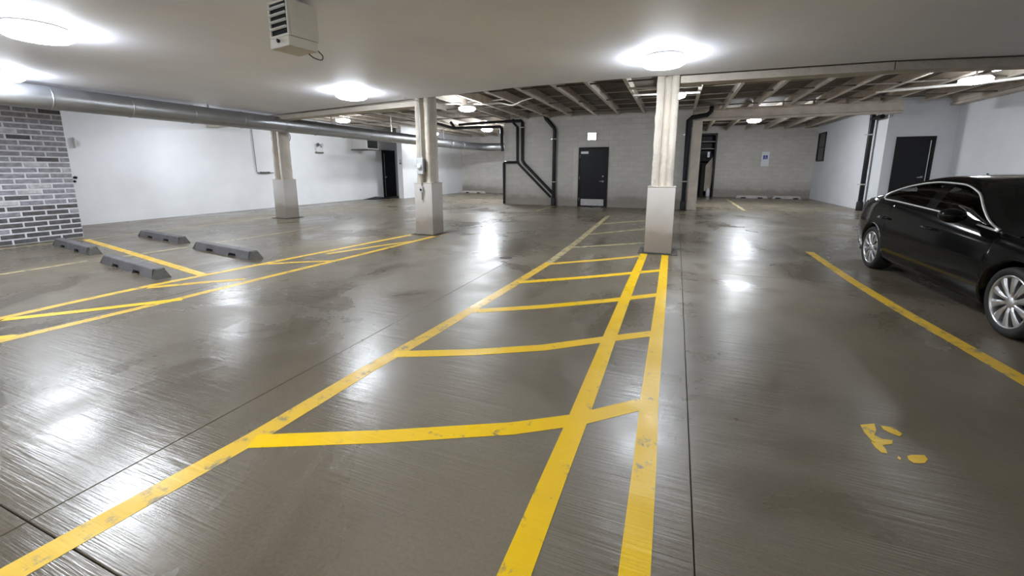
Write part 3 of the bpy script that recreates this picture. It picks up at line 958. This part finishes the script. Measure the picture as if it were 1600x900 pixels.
pipe_run('black drain pipe down the corner of the far right white wall',
         [[(-0.75, 0.0, 3.70), (-0.10, 0.0, 3.70), (0, 0.0, 3.60), (0, 0.0, 3.0), (0, 0.0, 0.0)], [(0, 0, 3.24), (0.0, -0.75, 3.24)]], 0.075,
         (6.30, 18.75, 0), [(0, 0, 2.70, 'v'), (0, 0, 0.95, 'v')], (0, 0, 0))

# ---------------------------------------------------------------- signs and wall gear
ex = thing('exit_sign', 'small square lit sign glowing white above the black door in the grey wall', 'sign', (-3.20, 16.79, 2.62))
MB().box((-0.17, -0.07, 0.0), (0.17, 0.0, 0.28)).build('sign_housing', M['white_metal'], ex, 0.006)
MB().box((-0.16, -0.075, 0.01), (0.16, -0.0705, 0.27)).build('sign_face', M['exit'], ex)

sg = thing('parking_sign', 'white accessible parking sign with a blue wheelchair symbol on the far grey wall', 'sign', (4.28, 25.592, 1.66))
MB().box((-0.18, -0.014, 0.0), (0.18, 0.0, 0.75)).build('sign_panel', M['sign_white'], sg, 0.004)
MB().box((-0.10, -0.017, 0.36), (0.10, -0.0142, 0.56)).build('symbol_field', M['sign_blue'], sg)
sy = MB()
sy.lathe([(0, 0), (0.018, 0), (0.018, 0.0015), (0, 0.0015)], 14, 'y', (-0.012, -0.0192, 0.527))
cz = Vector((-0.002, 0, 0.425))
ring = [(cz.x + 0.045 * math.cos(a), -0.018, cz.z + 0.045 * math.sin(a)) for a in [math.radians(130 + 260 * k / 14) for k in range(15)]]
sy.tube(ring, 0.007, 6)
sy.tube([(-0.012, -0.018, 0.51), (-0.006, -0.018, 0.445), (0.04, -0.018, 0.445), (0.056, -0.018, 0.392), (0.072, -0.018, 0.396)], 0.009, 6)
sy.tube([(-0.01, -0.018, 0.482), (0.034, -0.018, 0.482)], 0.007, 6)
sy.build('wheelchair_symbol', M['sign_white'], sg)

em = thing('emergency_light', 'white twin-headed emergency light on the white left wall', 'light', (-14.8, 14.30, 2.24), math.radians(90))
MB().box((-0.19, -0.09, 0.0), (0.19, 0.0, 0.20)).build('case', M['white_metal'], em, 0.01)
MB().box((-0.20, -0.10, -0.035), (0.20, 0.0, 0.0)).build('base_tray', M['cable'], em)
for s in (-1, 1):
    MB().tube([(s * 0.11, -0.05, 0.20), (s * 0.11, -0.06, 0.27)], 0.015, 8).build('swivel', M['cable'], em)
    MB().lathe([(0.0, 0.02), (0.05, 0.01), (0.075, -0.05), (0.07, -0.06), (0.0, -0.045)], 16, 'y', (s * 0.11, -0.07, 0.32)).build('lamp_head', M['cable'] if s < 0 else M['grey_box'], em)

fc = thing('wall_unit', 'white box fan unit with a dark open side, high on the left wall', 'fan unit', (-14.8, 16.75, 2.42))
MB().box((0.0, -0.40, 0.04), (0.92, 0.42, 0.62)).build('cabinet', M['white_metal'], fc, 0.006)
MB().box((0.921, -0.34, 0.08), (0.935, 0.38, 0.60)).build('dark_opening', M['void'], fc)
for k in range(5):
    MB().box((0.93, -0.33, 0.12 + k * 0.10), (0.95, 0.37, 0.135 + k * 0.10)).build('louvre', M['black_frame'], fc)
MB().box((0.0, -0.46, 0.0), (1.0, 0.48, 0.038)).build('drip_tray', M['cable'], fc)

jb = thing('junction_box', 'small grey box on the end of the inner left wall, beside the switch column', 'box', (-13.28, 18.15, 1.75))
MB().box((-0.07, -0.07, 0), (0.09, 0, 0.24)).build('case', M['grey_box'], jb, 0.006)
MB().lathe([(0, 0), (0.04, 0), (0.04, 0.02), (0, 0.02)], 12, 'y', (0.0, -0.09, 0.05)).build('dial', M['cable'], jb)

mp_ = thing('wall_manifold', 'thin dark pipe on the left wall ending in a row of valves', 'pipe', (-14.76, 11.2, 1.36))
MB().tube([(0, 0, 1.64), (0, 0.03, 0.05), (0, 0.06, 0), (0, 0.75, 0.0)], 0.011, 8).build('pipe', M['cable'], mp_)
for k in range(4):
    MB().box((-0.025, 0.18 + k * 0.11, -0.03), (0.03, 0.23 + k * 0.11, 0.04)).build('valve', M['cable'], mp_)
tag(MB().tube(smooth_pts([(-14.77, 12.72, 3.0), (-14.75, 12.85, 2.85), (-14.76, 12.80, 2.62), (-14.77, 12.55, 2.5)]), 0.012, 8).build('hanging_cable', M['cable']),
    'loose grey cable hanging on the white wall right of the column', 'cable')
hk = thing('wall_hook', 'two small black fittings on the white wall at the brick corner', 'hook', (-14.79, 6.07, 1.17))
MB().lathe([(0, 0), (0.035, 0), (0.035, 0.06), (0, 0.06)], 12, 'x', (0, 0, 0.10)).build('fitting', M['black_pipe'], hk)
MB().lathe([(0, 0), (0.03, 0), (0.03, 0.06), (0, 0.06)], 12, 'x', (0, -0.03, 0.0)).build('fitting', M['black_pipe'], hk)
wl = thing('wall_lamp', 'pale wedge shaped wall fitting beside the brick corner', 'fixture', (-14.8, 6.22, 1.95))
MB().extrude([(-0.05, 0.08), (0.06, 0.14), (0.07, 0.25), (-0.05, 0.36)], 'x', 0.0, 0.09).build('body', M['white_metal'], wl, 0.01)
MB().box((0.091, 0.0, 0.16), (0.10, 0.05, 0.24)).build('sensor', M['grey_box'], wl)

mt = thing('door_mat', 'black mat lying crooked in front of the left wall door', 'mat', (-14.15, 18.0, 0))
MB().prism([(-0.45, -1.25), (0.25, -1.1), (0.55, 0.2), (0.15, 0.95), (-0.60, 1.05), (-0.55, 0.1)], 0.0, 0.02).build('mat_sheet', M['mat_black'], mt)
MB().add([(-0.42, -1.2, 0.021), (0.22, -1.05, 0.021), (0.3, -0.5, 0.09), (-0.3, -0.55, 0.11), (0.36, 0.0, 0.021), (-0.45, 0.0, 0.021)],
         [(0, 1, 2, 3), (3, 2, 4, 5)], True).build('mat_fold', M['mat_black'], mt)

# things in the recess of the back right wall
jam = MB().box((-0.40, -0.03, 0), (-0.34, 0, 3.43)).box((0.33, -0.03, 0), (0.42, 0, 3.43)).box((-0.34, -0.03, 3.33), (0.33, 0, 3.43))
o = jam.build('trim_2', M['black_frame'])
o.location = (1.51, 25.60, 0)
o['kind'] = 'structure'
lin = MB().box((1.121, 26.48, 0.001), (1.899, 26.499, 3.41)).box((1.121, 25.62, 0.001), (1.13, 26.48, 3.41)).box((1.89, 25.62, 0.001), (1.899, 26.48, 3.41)).build('trim_3', M['black_frame'])
lin['kind'] = 'structure'
for z, w in ((3.0, 'upper'), (2.62, 'lower')):
    s_ = tag(MB().box((1.135, 25.75, z - 0.02), (1.885, 26.40, z + 0.02)).build('shelf', M['pale_concrete']),
             w + ' pale shelf board high in the dark recess', 'shelf', 'shelf boards in the recess')
tag(MB().box((1.135, 25.95, 1.95), (1.885, 26.45, 2.35)).build('storage_box', M['mat_black']), 'dark box standing in the upper recess', 'box')
tag(MB().box((1.50, 25.66, 2.15), (1.62, 25.72, 2.45)).build('notice', M['sign_white']), 'small white notice at the right of the dark recess', 'notice')
tag(MB().tube([(1.33, 25.86, 0.0), (1.34, 25.94, 1.80)], 0.13, 14).build('rolled_mat', M['mat_black'], None, 0), 'tall black rolled mat leaning in the recess', 'roll')
tag(MB().extrude([(1.47, 0.30), (1.80, 0.25), (1.86, 1.3), (1.80, 2.18), (1.47, 1.70)], 'y', 25.90, 25.93).build('board', M['board']), 'beige board leaning in the dark recess', 'board')
tag(MB().lathe([(0, 0), (0.10, 0), (0.11, 0.05), (0.11, 0.32), (0.05, 0.42), (0.05, 0.48), (0, 0.48)], 16, 'z', (1.68, 25.78, 0)).build('jug', M['sign_white']), 'white jug on the floor of the recess', 'jug')
tag(MB().tube([(1.15, 25.66, 0), (1.15, 25.70, 1.75)], 0.02, 8).build('pole', M['steel']), 'thin metal pole leaning at the left of the recess', 'pole')
tag(MB().prism([(0.80, 25.0), (1.50, 24.9), (1.62, 25.3), (1.1, 25.45), (0.8, 25.4)], 0.0, 0.015).build('floor_mat', M['mat_black']), 'small dark mat on the floor before the recess', 'mat')

# ================================================================ CAR
def interp(pts):
    xs_ = [p[0] for p in pts]
    ys_ = [p[1] for p in pts]
    n = len(xs_)
    d = [(ys_[i + 1] - ys_[i]) / (xs_[i + 1] - xs_[i]) for i in range(n - 1)]
    m = [d[0]] + [0 if d[i - 1] * d[i] <= 0 else 2 * d[i - 1] * d[i] / (d[i - 1] + d[i]) for i in range(1, n - 1)] + [d[-1]]
    def f(x):
        if x <= xs_[0]:
            return ys_[0]
        if x >= xs_[-1]:
            return ys_[-1]
        i = max(k for k in range(n - 1) if xs_[k] <= x)
        h = xs_[i + 1] - xs_[i]
        t = (x - xs_[i]) / h
        return (ys_[i] * (1 + 2 * t) * (1 - t) ** 2 + h * m[i] * t * (1 - t) ** 2 + ys_[i + 1] * t * t * (3 - 2 * t) + h * m[i + 1] * t * t * (t - 1))
    return f

WF, WR, WZ, AR = 1.43, -1.43, 0.315, 0.372
zb_f = interp([(-2.47, .72), (-2.42, .86), (-2.3, .97), (-2.1, 1.02), (-1.7, 1.045), (-1.3, 1.03), (-.5, .985), (.1, .955), (.6, .92), (1.07, .885), (1.5, .84), (1.9, .77), (2.2, .69), (2.38, .60), (2.45, .52)])
w_f = interp([(-2.47, .56), (-2.42, .69), (-2.3, .80), (-2.0, .895), (-1.43, .94), (0, .945), (1.43, .94), (1.9, .90), (2.2, .80), (2.38, .64), (2.45, .48)])
zl0_f = interp([(-2.47, .38), (-2.35, .27), (-2.0, .21), (-1.0, .18), (1.0, .18), (2.0, .20), (2.3, .24), (2.45, .32)])
in_f = interp([(0, .07), (.12, .025), (.40, .0), (.60, .004), (.70, .022), (.85, .045), (.95, .075), (1.0, .11)])
zc_f = interp([(-1.90, 1.055), (-1.6, 1.13), (-1.3, 1.255), (-1.0, 1.345), (-.6, 1.405), (-.2, 1.425), (.2, 1.40), (.5, 1.29), (.8, 1.13), (1.1, .97), (1.25, .90)])
zr_f = interp([(-1.90, 1.035), (-1.5, 1.13), (-1.2, 1.24), (-1.0, 1.295), (-.7, 1.35), (-.45, 1.37), (-.05, 1.36), (.3, 1.275), (.57, 1.10), (.8, .97), (1.0, .905), (1.25, .865)])

def zlow(s):
    z = zl0_f(s)
    for c in (WF, WR):
        if abs(s - c) < AR:
            z = max(z, WZ + math.sqrt(AR * AR - (s - c) ** 2))
    return z

ss = set(np.round(np.linspace(-2.47, 2.45, 83), 4))
for c in (WF, WR):
    for a in np.linspace(0, math.pi, 25):
        ss.add(round(c + AR * math.cos(a), 4))
    ss.add(round(c + AR + 0.002, 4))
    ss.add(round(c - AR - 0.002, 4))
ss = sorted(ss)

car = thing('car', 'black four-door sedan with silver multi-spoke wheels and chrome window surround', 'car', (3.725, 6.31, 0), math.radians(-90))
body = MB()
rows = []
NQ = 12
for s in ss:
    zl, zt, w = zlow(s), zb_f(s), w_f(s)
    z0 = zl0_f(s)
    r = [(s, -(w - 0.16), zl)]
    for k in range(NQ):
        z = zl + (zt - zl) * k / (NQ - 1)
        q = (z - z0) / (zt - z0)
        flare = 0.0
        r.append((s, -(w - in_f(q)), z))
    rows.append(r)
body.grid(rows, True, True)
body.grid([[(p[0], -p[1], p[2]) for p in r] for r in rows], True, False)
# hood, deck and bumper caps
def deck_row(s):
    zt, w = zb_f(s), w_f(s)
    e = w - in_f(1.0)
    cr = 0.055 * min(1.0, e / 0.6)
    return [(s, -e, zt), (s, -e * .93, zt + cr * .35), (s, -e * .7, zt + cr * .75), (s, -e * .35, zt + cr), (s, 0, zt + cr * 1.05),
            (s, e * .35, zt + cr), (s, e * .7, zt + cr * .75), (s, e * .93, zt + cr * .35), (s, e, zt)]
hood = MB().grid([deck_row(s) for s in ss if s > 1.02], True, True)
trunk = MB().grid([deck_row(s) for s in ss if s < -1.62], True, True)
for s, fl in ((ss[0], False), (ss[-1], True)):
    zl, zt, w = zlow(s), zb_f(s), w_f(s)
    left = rows[0 if s < 0 else -1]
    cap = [[(p[0], p[1] * k, p[2]) for k in (1, .6, .2, -.2, -.6, -1)] for p in left]
    body.grid(cap, True, not fl)
body.build('body_shell', M['car_paint'], car, weld=True)
hood.build('hood', M['car_paint'], car)
trunk.build('trunk_lid', M['car_paint'], car)

# greenhouse
TS = [0.0, 0.07, 0.30, 0.55, 0.86, 1.0]
def green_row(s):
    zb, zr, zc = zb_f(s), zr_f(s), zc_f(s)
    yb = w_f(s) - in_f(1.0)
    zr = max(zr, zb + 0.012)
    zc = max(zc, zr + 0.008)
    yr = yb - (zr - zb) * 0.56
    r = []
    for t in TS:
        bul = 0.018 * math.sin(math.pi * t) * min(1, (zr - zb) / .3)
        r.append((s, -(yb + (yr - yb) * t + bul), zb + (zr - zb) * t))
    for fy, fz in ((.90, .45), (.72, .72), (.42, .93), (0.0, 1.0)):
        r.append((s, -yr * fy, zr + (zc - zr) * fz))
    return r + [(p[0], -p[1], p[2]) for p in r[-2::-1]]
gs = sorted(set(np.round(np.concatenate([np.linspace(-1.9, 1.25, 64), [-1.46, -.36, -.16, .97, .28, 1.16, -1.0, -1.66]]), 4)))
grow = [green_row(s) for s in gs]
NJ = len(grow[0])
shell = MB()
glass = {k: MB() for k in ('windscreen', 'rear_screen', 'rear_door_window', 'front_door_window')}
side_glass = {}
for i in range(len(gs) - 1):
    sm = (gs[i] + gs[i + 1]) / 2
    for j in range(NJ - 1):
        jj = min(j, NJ - 2 - j)          # symmetric strip index
        vs = [grow[i][j], grow[i][j + 1], grow[i + 1][j + 1], grow[i + 1][j]]
        tgt = shell
        if 1 <= jj <= 3 and -1.46 < sm < 0.97:
            if sm < -.36:
                tgt = side_glass.setdefault(('rear_door_window', j < NJ / 2), MB())
            elif sm > -.16:
                tgt = side_glass.setdefault(('front_door_window', j < NJ / 2), MB())
        elif jj >= 7 - 0 and 0.28 < sm < 1.16 or jj == 6 and 0.28 < sm < 1.16:
            tgt = glass['windscreen']
        elif jj >= 6 and -1.66 < sm < -1.0:
            tgt = glass['rear_screen']
        tgt.add(vs, [(3, 2, 1, 0)], True)
shell.build('roof_shell', M['car_paint'], car, weld=True)
for k in ('windscreen', 'rear_screen'):
    glass[k].build(k, M['glass'], car, weld=True)
for (k, sd), mbx in side_glass.items():
    mbx.build('side_window', M['glass'], car, weld=True)
# chrome surround of the side windows
for sd in (1, -1):
    def P(s, t):
        zb, zr = zb_f(s), max(zr_f(s), zb_f(s) + .012)
        yb = w_f(s) - in_f(1.0)
        yr = yb - (zr - zb) * 0.56
        return (s, sd * (yb + (yr - yb) * t + 0.018 * math.sin(math.pi * t) * min(1, (zr - zb) / .3) + .004), zb + (zr - zb) * t)
    loop = [P(s, 0.07) for s in np.linspace(-1.40, .92, 30)] + [P(.985, .2), P(.985, .65)] + [P(s, 0.87) for s in np.linspace(.92, -1.40, 40)] + [P(-1.475, .6), P(-1.475, .3)]
    MB().tube(loop, 0.0115, 8, True).build('chrome_surround', M['chrome'], car)
    # door handles, sill, mirror
    for s in (-1.12, .02):
        zb = 0.80
        MB().tube([(s - .10, sd * .925, zb), (s - .08, sd * .955, zb), (s + .08, sd * .955, zb), (s + .10, sd * .925, zb)], 0.014, 8).build('door_handle', M['car_paint'], car)
    mr = MB().lathe([(0.0, -0.075), (0.055, -0.07), (0.085, -0.03), (0.09, 0.02), (0.07, 0.06), (0.03, 0.09), (0, 0.095)], 18, 'x', (0, 0, 0))
    mr.v = [(p[0] + 0.62, p[1] * 1.25 + sd * 1.02, p[2] * .85 + 1.00) for p in mr.v]
    mo = mr.build('side_mirror', M['car_paint'], car)
    MB().tube([(0.66, sd * .82, .93), (0.63, sd * .93, .965)], 0.028, 8).build('mirror_arm', M['car_trim'], mo)
    # lamps
    lens = []
    for s in np.linspace(1.98, 2.36, 8):
        w, zt, z0 = w_f(s), zb_f(s), zl0_f(s)
        lens.append([(s, sd * (w - in_f((z - z0) / (zt - z0)) + .004), z) for z in np.linspace(zt - .14, zt - .02, 5)])
    MB().grid(lens, True, sd < 0).build('headlight', M['clear_lens'], car)
    lens = []
    for s in np.linspace(-2.44, -2.12, 8):
        w, zt, z0 = w_f(s), zb_f(s), zl0_f(s)
        k = .85
        lens.append([(s, sd * (w - in_f((z - z0) / (zt - z0)) + .004), z) for z in np.linspace(zt - .17, zt - .03, 5)])
    to = MB().grid(lens, True, sd < 0).build('tail_light', M['red_lens'], car)
    MB().tube([lens[i][4] for i in range(8)], 0.008, 6).build('chrome_strip', M['chrome'], to)
    # wheel wells
    for c in (WF, WR):
        pts = []
        for a in np.linspace(0.0, math.pi, 18):
            pts.append([(c + (AR + .003) * math.cos(a), sd * yy, WZ + (AR + .003) * math.sin(a)) for yy in (.83, .55)])
        mw = MB().grid(pts, True)
        mw.add([(c + (AR) * math.cos(a), sd * .56, WZ + AR * math.sin(a)) for a in np.linspace(0, 2 * math.pi, 19)[:-1]], [tuple(range(18))])
        mw.build('wheel_well', M['car_trim'], car)
# grille, bumper, underside, antenna
MB().box((2.43, -.34, .36), (2.465, .34, .50)).build('grille', M['chrome'], car, .01)
MB().box((-2.2, -.78, .17), (2.2, .78, .24)).build('underbody', M['car_trim'], car)
MB().add([(-.98, -.035, 1.35), (-.98, .035, 1.35), (-.80, 0, 1.375), (-.97, 0, 1.43)], [(0, 2, 3), (2, 1, 3), (1, 0, 3)]).build('antenna_fin', M['car_paint'], car)
# interior
inn = MB().box((-1.6, -.76, .25), (1.2, .76, .36))
inn.build('cabin_floor', M['car_trim'], car)
MB().box((.62, -.74, .55), (1.12, .74, .90)).build('dashboard', M['car_trim'], car, .04)
def seat(x, y, w):
    m_ = MB()
    m_.box((x - .25, y - w / 2, .36), (x + .27, y + w / 2, .56))
    m_.box((x - .40, y - w / 2 + .02, .54), (x - .22, y + w / 2 - .02, 1.08), Matrix.Rotation(math.radians(-14), 3, 'Y'))
    o_ = m_.build('car_seat', M['seat'], car, .03)
    for yy in ((y,) if w < .8 else (y - .38, y + .38)):
        MB().box((x - .44, yy - .13, 1.08), (x - .34, yy + .13, 1.24)).build('head_rest', M['seat'], o_, .03)
seat(.05, .38, .50)
seat(.05, -.38, .50)
seat(-.95, 0, 1.30)
sw_ = [(.42 + .05 * math.sin(a), .38 + .18 * math.cos(a), .88 + .17 * math.sin(a)) for a in np.linspace(0, 2 * math.pi, 21)[:-1]]
MB().tube(sw_, .014, 8, True).build('steering_wheel', M['car_trim'], car)

# wheels: tyre with rim, spokes and cap as sub-parts; outer face towards local -Y
def make_wheel():
    ty = MB()
    prof = [(.238, -.095), (.250, -.108), (.285, -.112), (.305, -.100), (.315, -.075), (.316, 0), (.315, .075), (.305, .10), (.285, .112), (.250, .108), (.238, .095)]
    ty.lathe(prof, 48, 'y')
    t = ty.build('wheel', M['tyre'], car)
    rm = MB().lathe([(.241, -.098), (.236, -.106), (.226, -.104), (.218, -.085), (.210, -.02), (.210, .09)], 48, 'y')
    rm.build('rim', M['alloy'], t)
    MB().lathe([(.0, -.01), (.205, -.01), (.205, .02), (0, .02)], 40, 'y').build('brake_disc', M['car_trim'], t)
    sp = MB()
    sec = [(.045, .013, -.088), (.09, .018, -.098), (.15, .028, -.100), (.20, .037, -.097), (.226, .043, -.094)]
    rows_ = []
    for r_, hw, y_ in sec:
        rows_.append([(-hw, y_ + .03, r_), (-hw, y_ + .006, r_), (-hw * .5, y_, r_), (hw * .35, y_ - .003, r_), (hw, y_ + .008, r_), (hw, y_ + .03, r_)])
    sp.grid(rows_, False, True)
    me = sp.mesh('spoke', M['alloy'])
    for k in range(10):
        o_ = bpy.data.objects.new('spoke', me)
        COL.objects.link(o_)
        o_.parent = t
        o_.rotation_euler = (0, 2 * math.pi * k / 10, 0)
    MB().lathe([(0, -.104), (.028, -.102), (.045, -.095), (.058, -.085), (.06, -.04)], 24, 'y').build('hub_cap', M['alloy'], t)
    return t
wh = make_wheel()
places = [(WF, -.815, 0), (WR, -.815, 0), (WF, .815, math.pi), (WR, .815, math.pi)]
for i, (x, y, rz) in enumerate(places):
    o = wh if i == 0 else copy_tree(wh, car)
    o.location = (x, y, .316)
    o.rotation_euler = (0, 0, rz)
